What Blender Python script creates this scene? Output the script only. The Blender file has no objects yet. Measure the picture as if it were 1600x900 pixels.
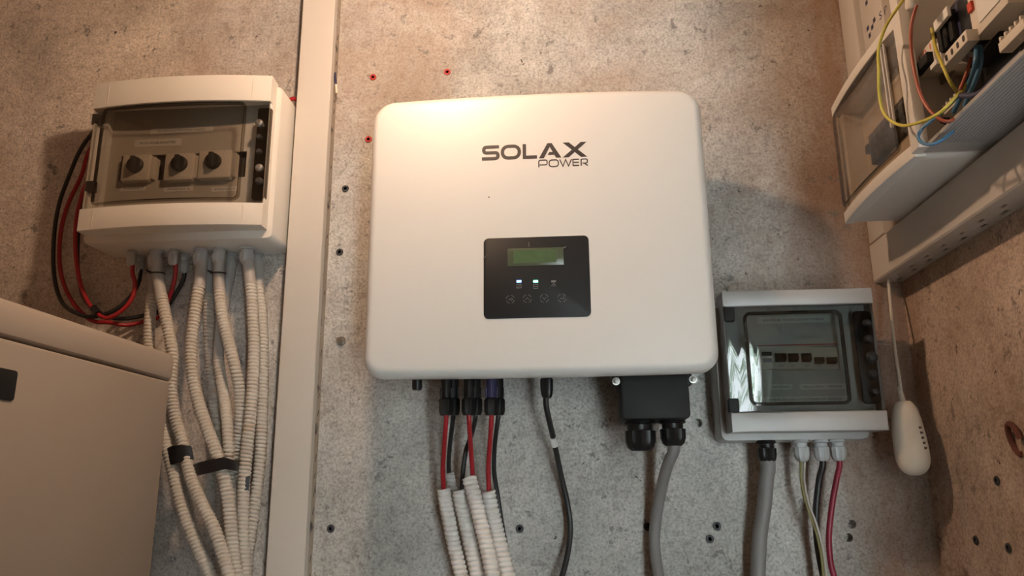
import bpy, bmesh, math, random
from mathutils import Vector, Matrix
random.seed(7)
SC = bpy.context.scene
COL = SC.collection
# ------------------------------------------------------------------ camera
FPX = 1219.27
RM = Matrix([[0.997186, -0.026795, -0.070011], [0.074464, 0.246405, 0.966302], [-0.008641, -0.968797, 0.247707]])
CAM = Vector((0.04063, -1.22023, -0.14518))
cd = bpy.data.cameras.new('camera'); cam = bpy.data.objects.new('camera', cd); COL.objects.link(cam)
cd.sensor_width = 36; cd.lens = FPX * 36 / 1600; cd.clip_start = .02
r_, d_, f_ = RM.col[0], RM.col[1], RM.col[2]
cam.matrix_world = Matrix([[r_.x, -d_.x, -f_.x, CAM.x], [r_.y, -d_.y, -f_.y, CAM.y], [r_.z, -d_.z, -f_.z, CAM.z], [0, 0, 0, 1]])
SC.camera = cam
# ------------------------------------------------------------------ world, lamp, exposure
SC.view_settings.view_transform = 'Standard'; SC.view_settings.look = 'None'
SC.view_settings.exposure = 1.0; SC.view_settings.gamma = 1
SC.view_settings.use_curve_mapping = False
W_ = bpy.data.worlds.new('world'); SC.world = W_; W_.use_nodes = True
bg = W_.node_tree.nodes['Background']; bg.inputs[0].default_value = (.88, .97, 1.03, 1); bg.inputs[1].default_value = 12.5
sl = bpy.data.lights.new('sun', 'SUN'); sl.energy = 5; sl.color = (1, .95, .85); sl.angle = .02
sun = bpy.data.objects.new('sun', sl); COL.objects.link(sun); sun.location = (0, 3, 6)
sun.rotation_euler = Vector((.2, -.75, -1)).to_track_quat('-Z', 'Y').to_euler()
LAMP = Vector((-.176, -.487, .64))
ll = bpy.data.lights.new('bulb_light', 'POINT'); ll.energy = 6.7; ll.color = (1, .67, .435); ll.shadow_soft_size = .022
lo = bpy.data.objects.new('bulb_light', ll); COL.objects.link(lo); lo.location = LAMP

WX = .562           # right wall plane
def ray(px, py): return RM @ Vector((px - 800, py - 450, FPX))
def at(px, py, Y):
    d = ray(px, py); return CAM + d * ((Y - CAM.y) / d.y)
def atx(px, py, X):
    d = ray(px, py); return CAM + d * ((X - CAM.x) / d.x)

# ------------------------------------------------------------------ materials
def newmat(name):
    m = bpy.data.materials.new(name); m.use_nodes = True
    nt = m.node_tree; return m, nt, nt.nodes['Principled BSDF']
def plain(name, col, rough=.5, metal=0, var=.06, scale=25, bump=0, spec=.5, coat=0, dirt=None, dscale=14, dlo=.62):
    m, nt, b = newmat(name)
    b.inputs['Roughness'].default_value = rough; b.inputs['Metallic'].default_value = metal
    b.inputs['Specular IOR Level'].default_value = spec; b.inputs['Coat Weight'].default_value = coat
    tc = nt.nodes.new('ShaderNodeTexCoord'); n = nt.nodes.new('ShaderNodeTexNoise')
    n.inputs['Scale'].default_value = scale; n.inputs['Detail'].default_value = 5
    nt.links.new(tc.outputs['Object'], n.inputs['Vector'])
    r = nt.nodes.new('ShaderNodeValToRGB'); nt.links.new(n.outputs['Fac'], r.inputs[0])
    r.color_ramp.elements[0].position = .3; r.color_ramp.elements[1].position = .7
    r.color_ramp.elements[0].color = (*[c * (1 - var) for c in col], 1)
    r.color_ramp.elements[1].color = (*[min(1, c * (1 + var)) for c in col], 1)
    out = r.outputs[0]
    if dirt:
        n2 = nt.nodes.new('ShaderNodeTexNoise'); n2.inputs['Scale'].default_value = dscale; n2.inputs['Detail'].default_value = 6
        nt.links.new(tc.outputs['Object'], n2.inputs['Vector'])
        r2 = nt.nodes.new('ShaderNodeValToRGB'); r2.color_ramp.elements[0].position = dlo; r2.color_ramp.elements[1].position = dlo + .1
        nt.links.new(n2.outputs['Fac'], r2.inputs[0])
        mx = nt.nodes.new('ShaderNodeMix'); mx.data_type = 'RGBA'
        nt.links.new(r2.outputs[0], mx.inputs['Factor']); nt.links.new(out, mx.inputs[6]); mx.inputs[7].default_value = (*dirt, 1)
        out = mx.outputs[2]
    nt.links.new(out, b.inputs['Base Color'])
    if bump:
        bp = nt.nodes.new('ShaderNodeBump'); bp.inputs['Strength'].default_value = bump; bp.inputs['Distance'].default_value = .001
        n3 = nt.nodes.new('ShaderNodeTexNoise'); n3.inputs['Scale'].default_value = scale * 12
        nt.links.new(tc.outputs['Object'], n3.inputs['Vector']); nt.links.new(n3.outputs['Fac'], bp.inputs['Height'])
        nt.links.new(bp.outputs[0], b.inputs['Normal'])
    return m
def concrete(name, base, stain_axis_lo, stain_axis_hi, brown=.5):
    m, nt, b = newmat(name); L = nt.links.new
    b.inputs['Roughness'].default_value = .92; b.inputs['Specular IOR Level'].default_value = .2
    tc = nt.nodes.new('ShaderNodeTexCoord')
    def noise(s, det=6, dist=0, vec=None, rough=.6):
        n = nt.nodes.new('ShaderNodeTexNoise'); n.inputs['Scale'].default_value = s; n.inputs['Detail'].default_value = det
        n.inputs['Distortion'].default_value = dist; n.inputs['Roughness'].default_value = rough
        L(vec or tc.outputs['Object'], n.inputs['Vector']); return n.outputs['Fac']
    def ramp(fac, stops):
        r = nt.nodes.new('ShaderNodeValToRGB'); L(fac, r.inputs[0]); cr = r.color_ramp
        while len(cr.elements) < len(stops): cr.elements.new(.5)
        for e, (p, c) in zip(cr.elements, stops): e.position = p; e.color = (*c, 1) if len(c) == 3 else c
        return r.outputs[0]
    def mix(f, a, c, mode='MIX'):
        mx = nt.nodes.new('ShaderNodeMix'); mx.data_type = 'RGBA'; mx.blend_type = mode
        if isinstance(f, (int, float)): mx.inputs['Factor'].default_value = f
        else: L(f, mx.inputs['Factor'])
        for k, v in ((6, a), (7, c)):
            if isinstance(v, tuple): mx.inputs[k].default_value = (*v, 1)
            else: L(v, mx.inputs[k])
        return mx.outputs[2]
    g = lambda k: tuple(c * k for c in base)
    c = ramp(noise(5, 8, .3, rough=.62), [(.32, g(.70)), (.5, g(1.0)), (.68, g(1.25))])
    f1 = ramp(noise(240, 3), [(.36, (.50, .50, .50)), (.5, (1, 1, 1)), (.64, (1.3, 1.3, 1.3))])
    c = mix(.55, c, f1, 'MULTIPLY')
    f1b = ramp(noise(70, 6, .3, rough=.75), [(.38, (.52, .50, .48)), (.48, (.97, .97, .97)), (.56, (1.05, 1.05, 1.05)), (.68, (1.3, 1.3, 1.28))])
    c = mix(.5, c, f1b, 'MULTIPLY')
    pit = ramp(noise(48, 4, .0, rough=.8), [(.315, (1, 1, 1)), (.345, (0, 0, 0))])
    c = mix(pit, c, g(.15))
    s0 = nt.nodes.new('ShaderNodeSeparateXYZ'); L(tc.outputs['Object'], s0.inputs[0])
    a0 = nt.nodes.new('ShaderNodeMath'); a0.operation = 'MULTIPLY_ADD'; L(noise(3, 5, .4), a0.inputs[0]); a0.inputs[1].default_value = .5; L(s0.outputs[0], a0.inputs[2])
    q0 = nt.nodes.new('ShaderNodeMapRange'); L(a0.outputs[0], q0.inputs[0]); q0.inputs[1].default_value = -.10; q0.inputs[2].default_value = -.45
    c = mix(q0.outputs[0], c, mix(1.0, c, (1.42, 1.30, 1.24), 'MULTIPLY'))  # left part: pinker concrete, also lightened in colour for missing lamp light
    mp = nt.nodes.new('ShaderNodeMapping'); mp.inputs['Scale'].default_value = (5, 5, 1.1); L(tc.outputs['Object'], mp.inputs[0])
    st = ramp(noise(1.4, 5, .8, mp.outputs[0]), [(.38, (0, 0, 0)), (.62, (1, 1, 1))])
    # iron stains near the room corner, where water has run
    sp = nt.nodes.new('ShaderNodeSeparateXYZ'); L(tc.outputs['Object'], sp.inputs[0])
    mr = nt.nodes.new('ShaderNodeMapRange'); L(sp.outputs[0], mr.inputs[0])
    mr.inputs[1].default_value = stain_axis_lo; mr.inputs[2].default_value = stain_axis_hi
    mm = nt.nodes.new('ShaderNodeMath'); mm.operation = 'MULTIPLY'; L(st, mm.inputs[0]); L(mr.outputs[0], mm.inputs[1])
    m3 = nt.nodes.new('ShaderNodeMath'); m3.operation = 'MULTIPLY'; L(mm.outputs[0], m3.inputs[0]); m3.inputs[1].default_value = brown
    c = mix(m3.outputs[0], c, (.27, .125, .06))
    st2 = ramp(noise(2.6, 8, .6, rough=.68), [(.44, (0, 0, 0)), (.70, (.7, .7, .7))])
    hz = nt.nodes.new('ShaderNodeMapRange'); L(sp.outputs[2], hz.inputs[0]); hz.inputs[1].default_value = -.05; hz.inputs[2].default_value = .42; hz.inputs[3].default_value = .25
    hm = nt.nodes.new('ShaderNodeMath'); hm.operation = 'MULTIPLY'; L(st2, hm.inputs[0]); L(hz.outputs[0], hm.inputs[1])
    c = mix(hm.outputs[0], c, (.32, .205, .135))
    sp2 = ramp(noise(26, 4, .2, rough=.8), [(.34, (.8, .8, .8)), (.40, (0, 0, 0))])
    c = mix(sp2, c, g(.38))
    L(c, b.inputs['Base Color'])
    bp = nt.nodes.new('ShaderNodeBump'); bp.inputs['Strength'].default_value = .8; bp.inputs['Distance'].default_value = .0022
    ad = nt.nodes.new('ShaderNodeMath'); ad.operation = 'ADD'
    L(noise(120, 6, .3), ad.inputs[0])
    pm = nt.nodes.new('ShaderNodeMath'); pm.operation = 'MULTIPLY'; L(pit, pm.inputs[0]); pm.inputs[1].default_value = -1.2
    L(pm.outputs[0], ad.inputs[1]); L(ad.outputs[0], bp.inputs['Height']); L(bp.outputs[0], b.inputs['Normal'])
    return m
def smoky(name, tint, gl=.02, ior=1.5):
    m = bpy.data.materials.new(name); m.use_nodes = True; nt = m.node_tree; nt.nodes.clear()
    o = nt.nodes.new('ShaderNodeOutputMaterial'); t = nt.nodes.new('ShaderNodeBsdfTransparent'); t.inputs[0].default_value = (*tint, 1)
    g = nt.nodes.new('ShaderNodeBsdfGlossy'); g.inputs['Roughness'].default_value = gl
    fr = nt.nodes.new('ShaderNodeFresnel'); fr.inputs[0].default_value = ior
    mx = nt.nodes.new('ShaderNodeMixShader'); ge = nt.nodes.new('ShaderNodeNewGeometry'); iv = nt.nodes.new('ShaderNodeMath'); iv.operation = 'SUBTRACT'; iv.inputs[0].default_value = 1; nt.links.new(ge.outputs['Backfacing'], iv.inputs[1])
    mu = nt.nodes.new('ShaderNodeMath'); mu.operation = 'MULTIPLY'; nt.links.new(fr.outputs[0], mu.inputs[0]); nt.links.new(iv.outputs[0], mu.inputs[1]); nt.links.new(mu.outputs[0], mx.inputs[0]); nt.links.new(t.outputs[0], mx.inputs[1]); nt.links.new(g.outputs[0], mx.inputs[2])
    nt.links.new(mx.outputs[0], o.inputs[0]); return m
def emit(name, col, s):
    m, nt, b = newmat(name); b.inputs['Base Color'].default_value = (*col, 1)
    b.inputs['Emission Color'].default_value = (*col, 1); b.inputs['Emission Strength'].default_value = s; return m

M = {}
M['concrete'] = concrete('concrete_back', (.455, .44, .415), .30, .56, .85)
M['concrete_r'] = concrete('concrete_right', (.56, .45, .375), -2, -1, .35)
M['paint'] = plain('cream_powder_paint', (.63, .60, .565), .42, var=.012, scale=6, bump=.05)
M['heatsink'] = plain('grey_casting', (.22, .21, .20), .6)
M['black'] = plain('black_plastic', (.010, .010, .011), .38, var=.2, spec=.35)
M['blackm'] = plain('black_matt', (.012, .012, .0125), .6, var=.2, spec=.3)
M['gloss'] = plain('black_glossy_overlay', (.011, .011, .012), .5, var=.1, spec=.3)
M['lcd'] = plain('green_lcd', (.07, .085, .055), .25, var=.10, scale=40)
M['icon'] = plain('grey_print', (.16, .16, .165), .5)
M['logo'] = plain('dark_brown_print', (.030, .020, .018), .5)
M['trunk'] = plain('aged_pvc', (.57, .52, .465), .45, var=.03, scale=5, dirt=(.50, .41, .31), dscale=9, dlo=.66)
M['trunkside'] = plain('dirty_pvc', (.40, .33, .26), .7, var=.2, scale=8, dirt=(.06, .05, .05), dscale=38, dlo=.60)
M['pvcbox'] = plain('beige_abs', (.70, .665, .61), .38, var=.02, scale=8)
M['pvcbox2'] = plain('grey_abs', (.35, .335, .32), .33, var=.02, scale=8)
M['pvcbox3'] = plain('white_abs', (.62, .575, .52), .42, var=.02, scale=8)
M['panel'] = plain('inner_panel', (.50, .49, .46), .6, var=.03)
M['panelL'] = plain('inner_panel_beige', (.50, .46, .40), .6, var=.04)
M['device'] = plain('device_white', (.62, .56, .48), .5, var=.04)
M['slot'] = plain('dark_slot', (.045, .035, .03), .7)
M['slotmark'] = plain('slot_dark', (.06, .045, .06), .8)
M['knob'] = plain('dark_grey_knob', (.035, .033, .032), .45)
M['label'] = plain('paper_label', (.68, .66, .62), .6, var=.02)
M['ink'] = plain('black_ink', (.01, .01, .01), .7)
M['red_ink'] = plain('red_ink', (.55, .06, .03), .6)
M['hose'] = plain('white_spiral_hose', (.58, .54, .475), .45, var=.05, scale=18, dirt=(.56, .40, .27), dscale=22, dlo=.64)
M['hose2'] = plain('white_spiral_hose_clean', (.70, .655, .61), .45, var=.04, scale=18)
M['sleeve'] = plain('grey_sleeve', (.40, .385, .37), .5, var=.05)
M['gland'] = plain('grey_gland', (.42, .43, .43), .42, var=.04)
M['red'] = plain('red_insulation', (.34, .012, .018), .4, var=.08)
M['pink'] = plain('crimson_insulation', (.24, .012, .035), .4, var=.08)
M['blackc'] = plain('black_insulation', (.014, .014, .015), .42, var=.1)
M['greyc'] = plain('grey_sheath', (.20, .185, .18), .5, var=.06)
M['blue'] = plain('blue_insulation', (.06, .17, .30), .4)
M['yellow'] = plain('yellow_insulation', (.50, .42, .06), .4, var=.1)
M['olive'] = plain('olive_insulation', (.20, .17, .06), .5)
M['paleg'] = plain('pale_grey_insulation', (.40, .37, .32), .5)
M['brown'] = plain('brown_insulation', (.32, .07, .035), .4)
M['navy'] = plain('navy_plastic', (.03, .03, .08), .4)
M['white_c'] = plain('white_cord', (.60, .54, .45), .45)
M['tape'] = plain('black_tape', (.010, .010, .012), .35, var=.2)
M['cabinet'] = plain('taupe_cabinet_paint', (.44, .385, .335), .55, var=.02, scale=4, bump=.05)
M['chrome'] = plain('chrome', (.52, .51, .50), .42, metal=1)
M['steel'] = plain('dull_steel', (.35, .33, .30), .4, metal=1)
M['plugred'] = plain('red_wall_plug', (.42, .03, .025), .5)
M['plugdark'] = plain('dark_wall_plug', (.035, .035, .04), .6)
M['rust'] = plain('rust', (.13, .04, .025), .8, var=.3)
M['plaster'] = plain('ceiling_plaster', (.27, .24, .21), .9)
M['floor'] = plain('cement_floor', (.25, .24, .22), .9, var=.15, scale=5)
M['leaf'] = plain('leaf_green', (.26, .40, .22), .5, var=.4, scale=3)
M['clear'] = smoky('smoked_door_left', (.885, .875, .86))
M['clear2'] = smoky('smoked_door_right', (.66, .68, .68), .03)
M['clear2w'] = smoky('smoked_pane_right', (.93, .94, .93), .015)
M['clear3'] = smoky('smoked_door_side', (.95, .92, .88))
M['led_blue'] = emit('blue_led', (.10, .25, 1), 6)
M['led_green'] = emit('green_led', (.15, 1, .55), 4)

# ------------------------------------------------------------------ mesh builder
def TB(u, v, w): return Vector((u, -w, v))          # on the back wall
def TR(u, v, w): return Vector((WX - w, -u, v))     # on the right wall
ORG = {}
TUBES = []
class MB:
    def __init__(s, T=None): s.bm = bmesh.new(); s.T = T
    def p(s, c): return s.bm.verts.new(s.T(*c) if s.T else Vector(c))
    def loft(s, rings, cap=(True, True), closed=True):
        R = [[s.p(c) for c in r] for r in rings]; n = len(R[0])
        for a, b in zip(R, R[1:]):
            for i in range(n if closed else n - 1):
                j = (i + 1) % n
                try: s.bm.faces.new((a[i], a[j], b[j], b[i]))
                except ValueError: pass
        if closed and cap[0]: s.bm.faces.new(R[0][::-1])
        if closed and cap[1]: s.bm.faces.new(R[-1])
        return s
    def box(s, u0, u1, v0, v1, w0, w1, ch=0):
        if ch:
            ch = min(ch, (u1 - u0) / 2.2, (v1 - v0) / 2.2)
            q = lambda a, w: [(u0 + a, v0 + a, w), (u1 - a, v0 + a, w), (u1 - a, v1 - a, w), (u0 + a, v1 - a, w)]
            return s.loft([q(0, w0), q(0, w1 - ch), q(ch * .3, w1 - ch * .3), q(ch, w1)])
        q = lambda w: [(u0, v0, w), (u1, v0, w), (u1, v1, w), (u0, v1, w)]
        return s.loft([q(w0), q(w1)])
    def rbox(s, u0, u1, v0, v1, w0, w1, r, ch=.002, n=5):
        cu, cv, a, b = (u0 + u1) / 2, (v0 + v1) / 2, (u1 - u0) / 2, (v1 - v0) / 2
        rr = lambda i, w: [(cu + x, cv + y, w) for x, y in rrect(a - i, b - i, max(r - i, .0004), n)]
        return s.loft([rr(0, w0), rr(0, w1 - ch), rr(ch * .3, w1 - ch * .3), rr(ch, w1)])
    def tube(s, pts, r, seg=12, cap=True, rf=None):
        TUBES.append((pts, r, s)); n = len(pts); tan = [(pts[min(i + 1, n - 1)] - pts[max(i - 1, 0)]).normalized() for i in range(n)]
        up = Vector((0, 1, 0)); nrm = (up - tan[0] * up.dot(tan[0])).normalized()
        rings = []; L = 0
        for i in range(n):
            if i: L += (pts[i] - pts[i - 1]).length
            nrm = (nrm - tan[i] * nrm.dot(tan[i])).normalized(); bn = tan[i].cross(nrm)
            rings.append([tuple(pts[i] + (nrm * math.cos(a) + bn * math.sin(a)) * (rf(L, a) if rf else r)) for a in [2 * math.pi * k / seg for k in range(seg)]])
        T = s.T; s.T = None; s.loft(rings, (cap, cap)); s.T = T; return s
    def lathe(s, prof, base, axis, seg=20, knurl=0, kn=8):
        ax = Vector(axis).normalized(); h = Vector((0, 1, 0)) if abs(ax.y) < .9 else Vector((1, 0, 0))
        e1 = (h - ax * h.dot(ax)).normalized(); e2 = ax.cross(e1); rings = []
        for t, r in prof:
            ring = []
            for k in range(seg):
                a = 2 * math.pi * k / seg
                rr = r * (1 - knurl * (0.5 - .5 * math.cos(a * kn))) if knurl else r
                ring.append(tuple(Vector(base) + ax * t + (e1 * math.cos(a) + e2 * math.sin(a)) * max(rr, 1e-5)))
            rings.append(ring)
        T = s.T; s.T = None; s.loft(rings); s.T = T; return s
    def stroke(s, pts, wd, w0, w1, closed=False):
        pts = [p for i, p in enumerate(pts) if i == 0 or (Vector(p) - Vector(pts[i - 1])).length > 1e-6]
        n = len(pts); Lf, Rt = [], []
        for i in range(n):
            a = Vector(pts[(i - 1) % n] if closed or i else pts[i]); b = Vector(pts[i]); c = Vector(pts[(i + 1) % n] if closed or i < n - 1 else pts[i])
            d1 = (b - a).normalized() if (b - a).length > 1e-9 else None; d2 = (c - b).normalized() if (c - b).length > 1e-9 else None
            d1 = d1 or d2; d2 = d2 or d1
            t = (d1 + d2).normalized(); nn = Vector((-t.y, t.x)); k = min(2.2, 1 / max(.3, nn.dot(Vector((-d1.y, d1.x)))))
            Lf.append(b + nn * wd / 2 * k); Rt.append(b - nn * wd / 2 * k)
        rings = [[(Lf[i].x, Lf[i].y, w0), (Rt[i].x, Rt[i].y, w0), (Rt[i].x, Rt[i].y, w1), (Lf[i].x, Lf[i].y, w1)] for i in range(n)]
        if closed: return s.loft(rings + [rings[0]], (False, False))
        return s.loft(rings)
    def build(s, name, mat, parent=None, org=None, sharp=35):
        bm = s.bm; bmesh.ops.remove_doubles(bm, verts=bm.verts, dist=1e-6); bmesh.ops.recalc_face_normals(bm, faces=bm.faces)
        for f in bm.faces: f.smooth = True
        if parent is not None: o0 = ORG[parent.name]
        elif org is not None: o0 = Vector(org)
        else:
            o0 = sum((v.co for v in bm.verts), Vector()) / max(1, len(bm.verts))
        for v in bm.verts: v.co -= o0
        me = bpy.data.meshes.new(name); bm.to_mesh(me); bm.free()
        me.set_sharp_from_angle(angle=math.radians(sharp))
        o = bpy.data.objects.new(name, me); COL.objects.link(o); s.name = o.name
        me.materials.append(M[mat] if isinstance(mat, str) else mat)
        if parent is not None: o.parent = parent
        else: o.location = o0
        ORG[o.name] = o0
        return o
def rrect(a, b, r, n=5):
    out = []
    for cx, cy, t0 in ((a - r, b - r, 0), (-a + r, b - r, 90), (-a + r, -b + r, 180), (a - r, -b + r, 270)):
        for k in range(n + 1):
            t = math.radians(t0 + 90 * k / n); out.append((cx + r * math.cos(t), cy + r * math.sin(t)))
    return out
def thing(name, label, cat, loc, group=None):
    o = bpy.data.objects.new(name, None); COL.objects.link(o); o.location = loc; o.empty_display_size = .05
    ORG[o.name] = Vector(loc); return tag(o, label, cat, group)
def tag(o, label, cat, group=None):
    o['label'] = label; o['category'] = cat
    if group: o['group'] = group
    return o
def struct(o): o['kind'] = 'structure'; return o
def smooth(P, step=.004):
    P = [Vector(p) for p in P]; Q = [P[0] * 2 - P[1]] + P + [P[-1] * 2 - P[-2]]; out = []
    for i in range(1, len(Q) - 2):
        a, b, c, d = Q[i - 1:i + 3]; n = max(2, int((c - b).length / .00025))
        for k in range(n):
            t = k / n; out.append(.5 * ((2 * b) + (c - a) * t + (2 * a - 5 * b + 4 * c - d) * t * t + (3 * b - a - 3 * c + d) * t ** 3))
    out.append(P[-1]); res = [out[0]]; acc = 0
    for a, b in zip(out, out[1:]):
        acc += (b - a).length
        if acc >= step: res.append(b); acc = 0
    if (res[-1] - out[-1]).length > step * .3: res.append(out[-1])
    return res
def path(pts): return [at(*p) for p in pts]
def text(name, s, u0, v0, width, height, w, T, mat, parent):
    c = bpy.data.curves.new(name, 'FONT'); c.body = s; c.size = 1; c.extrude = 0; c.resolution_u = 2
    o = bpy.data.objects.new(name, c); COL.objects.link(o); dg = bpy.context.evaluated_depsgraph_get()
    me = bpy.data.meshes.new_from_object(o.evaluated_get(dg)); bpy.data.objects.remove(o); bpy.data.curves.remove(c)
    xs = [v.co.x for v in me.vertices]; ys = [v.co.y for v in me.vertices]
    x0, x1, y0, y1 = min(xs), max(xs), min(ys), max(ys); og = ORG[parent.name]
    for v in me.vertices:
        v.co = T(u0 + (v.co.x - x0) / (x1 - x0) * width, v0 + (v.co.y - y0) / (y1 - y0) * height, w) - og
    me.materials.clear(); me.materials.append(M[mat]); me.name = name
    o = bpy.data.objects.new(name, me); COL.objects.link(o); o.parent = parent; ORG[o.name] = og; return o

# ------------------------------------------------------------------ the room
ZF, ZC = -1.42, 1.12
XL, XE, YR = -1.25, 1.5, -2.4
plug_spots = [  # px, py, kind
    (583, 121, 'red'), (699, 113, 'red'), (576, 218, 'red'),
    (540, 295, 'dark'), (531, 394, 'dark'), (517, 826, 'dark'), (812, 826, 'dark'), (1012, 823, 'dark'),
    (1120, 822, 'dark'), (1109, 842, 'dark'), (1331, 819, 'hole'), (1326, 840, 'hole'), (1091, 661, 'hole')]
def wall_with_holes(name, mat, x0, x1, y0, y1, z0, z1, holes, axis):
    m = MB(); m.loft([[(x0, y0, z0), (x1, y0, z0), (x1, y1, z0), (x0, y1, z0)], [(x0, y0, z1), (x1, y0, z1), (x1, y1, z1), (x0, y1, z1)]])
    o = m.build(name, mat, org=(0, 0, 0))
    if holes:
        c = MB()
        for h, r in holes: c.lathe([(-.02, r), (.016, r * .9)], h, axis, 14)
        co = c.build('cutter', 'plugdark', org=(0, 0, 0))
        md = o.modifiers.new('b', 'BOOLEAN'); md.operation = 'DIFFERENCE'; md.solver = 'EXACT'; md.object = co
        bpy.context.view_layer.update(); dg = bpy.context.evaluated_depsgraph_get()
        me = bpy.data.meshes.new_from_object(o.evaluated_get(dg)); o.modifiers.clear(); o.data = me; me.name = name
        me.materials.clear(); me.materials.append(M[mat]); bpy.data.objects.remove(co)
        for p in me.polygons: p.use_smooth = False; p.material_index = 0
    return struct(o)
bh = [(at(px, py, 0), .0058 if k != 'hole' else .0068) for px, py, k in plug_spots]
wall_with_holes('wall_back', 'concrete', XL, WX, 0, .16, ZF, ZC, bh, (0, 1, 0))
rplugs = [(1559, 751), (1526, 844), (1577, 856)]
rh = [(atx(px, py, WX), .0055) for px, py in rplugs]
wall_with_holes('wall_right', 'concrete_r', WX, WX + .16, -.95, .16, ZF, ZC, rh, (1, 0, 0))
def slab(name, mat, *b):
    x0, x1, y0, y1, z0, z1 = b; m = MB()
    m.loft([[(x0, y0, z0), (x1, y0, z0), (x1, y1, z0), (x0, y1, z0)], [(x0, y0, z1), (x1, y0, z1), (x1, y1, z1), (x0, y1, z1)]])
    return struct(m.build(name, mat))
slab('wall_return', 'concrete_r', WX + .16, XE + .1, -.95, -.80, ZF, ZC)
slab('wall_left', 'concrete_r', XL - .15, XL, YR - .1, .16, ZF, ZC)
slab('wall_east', 'plaster', XE, XE + .15, YR - .1, -.95, ZF, ZC)
slab('floor', 'floor', XL - .15, XE + .15, YR - .15, .16, ZF - .1, ZF)
slab('ceiling', 'plaster', XL - .15, XE + .15, YR - .15, .16, ZC, ZC + .1)
WX0, WX1, WZ0, WZ1 = .50, .905, ZF, .46
m = MB()
for b in ((XL - .15, WX0, ZF, ZC), (WX1, XE + .15, ZF, ZC), (WX0, WX1, WZ1, ZC)):
    x0, x1, z0, z1 = b; m.loft([[(x0, YR, z0), (x1, YR, z0), (x1, YR - .15, z0), (x0, YR - .15, z0)], [(x0, YR, z1), (x1, YR, z1), (x1, YR - .15, z1), (x0, YR - .15, z1)]])
struct(m.build('wall_rear', 'plaster', org=(0, YR, 0)))
slab('fill_blocker', 'plaster', XL, .125, -1.40, -1.30, ZF, ZC)  # unseen slab added to keep doorway daylight off the left side
m = MB()
for b in ((WX0, WX0 + .04, WZ0, WZ1), (WX1 - .04, WX1, WZ0, WZ1), (WX0, WX1, WZ1 - .04, WZ1)):
    x0, x1, z0, z1 = b; m.loft([[(x0, YR - .05, z0), (x1, YR - .05, z0), (x1, YR - .1, z0), (x0, YR - .1, z0)], [(x0, YR - .05, z1), (x1, YR - .05, z1), (x1, YR - .1, z1), (x0, YR - .1, z1)]])
struct(m.build('door_1', 'pvcbox3', org=(0, YR, 0)))
# hedge outside the window
m = MB(); rnd = random.Random(3)
for i in range(1500):
    c = Vector((rnd.uniform(-1.4, 2.6), YR - 1.3 - rnd.uniform(0, .7), rnd.uniform(ZF, .75 + .3 * rnd.random())))
    a = Vector((rnd.uniform(-1, 1), rnd.uniform(-1, 1), rnd.uniform(-1, 1))).normalized(); b = a.cross(Vector((rnd.uniform(-1, 1), 1, rnd.uniform(-1, 1)))).normalized()
    L_, w_ = rnd.uniform(.05, .11), rnd.uniform(.02, .035)
    vs = [m.bm.verts.new(c + q) for q in (a * L_, b * w_, -a * L_, -b * w_)]; m.bm.faces.new(vs)
o = m.build('hedge', 'leaf', org=(.6, YR - 1.6, ZF)); o['kind'] = 'stuff'; tag(o, 'green leafy hedge outside the rear doorway', 'hedge')
# pendant bulb holder above the lamp
t = thing('bulb_holder', 'white lamp holder hanging above the inverter, out of frame', 'lamp', LAMP + Vector((0, 0, .03)))
MB().lathe([(0, .014), (.03, .018), (.05, .012), (.055, .004)], LAMP + Vector((0, 0, .03)), (0, 0, 1)).build('socket', 'pvcbox3', t)
MB().tube([LAMP + Vector((0, 0, z)) for z in (.08, .2, .35, ZC - LAMP.z)], .003, 8).build('cord', 'pvcbox3', t)

# ------------------------------------------------------------------ wall plugs
for px, py, k in plug_spots:
    if k == 'hole': continue
    c = at(px, py, 0)
    nm = {583: ('red wall plug left of the top edge of the inverter, leftmost of the upper two', 0), 699: ('red wall plug right of the other, above the inverter top', 0),
          576: ('red wall plug half hidden by the upper left side of the inverter', 0), 540: ('dark wall plug highest beside the white trunking', 0),
          531: ('dark wall plug in the bare wall halfway down the inverter side', 0), 517: ('dark wall plug low on the wall right of the trunking', 0),
          812: ('dark wall plug right of the white hoses under the inverter', 0), 1012: ('dark wall plug just left of the grey cable bend', 0),
          1120: ('upper dark wall plug of the pair left of the thick grey cable', 0), 1109: ('lower dark wall plug of the pair left of the thick grey cable', 0)}[px][0]
    s = MB().lathe([(0, .0035), (-.001, .0062), (-.0022, .0058), (-.0022, .0030), (.010, .0028), (.010, .0045), (0, .0052)][::1], c, (0, 1, 0), 12)
    tag(s.build('wall_plug', 'plugred' if k == 'red' else 'plugdark', org=c), nm, 'wall plug')
for (px, py), lb in zip(rplugs, ('dark wall plug on the brown right wall below the rusty hook', 'small dark wall plug on the right wall, lower left of three', 'purplish wall plug lowest on the right wall near the frame edge')):
    c = atx(px, py, WX)
    tag(MB().lathe([(0, .0035), (-.001, .0060), (-.0022, .0056), (-.0022, .0030), (.010, .0028), (.010, .0045)], c, (1, 0, 0), 12).build('wall_plug', 'plugdark', org=c), lb, 'wall plug')
c = at(533, 533, 0)
t = thing('screw', 'steel hex screw in a washer left of the inverter lower corner', 'screw', c)
MB().lathe([(0, .0075), (-.002, .0075), (-.002, .002)], c, (0, 1, 0), 18).build('washer', 'steel', t)
MB().lathe([(-.002, .0048), (-.007, .0048), (-.008, .004)], c, (0, 1, 0), 6).build('head', 'steel', t)
c = atx(1592, 686, WX)
pts = [c + Vector((-.004 - .004 * math.sin(a), -.010 * math.cos(a), .018 * math.sin(a))) for a in [k * .42 for k in range(13)]]
tag(MB().tube(pts, .0035, 8).build('wall_hook', 'rust'), 'rusty brown ring hook fixed to the right wall at the frame edge', 'hook')

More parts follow.
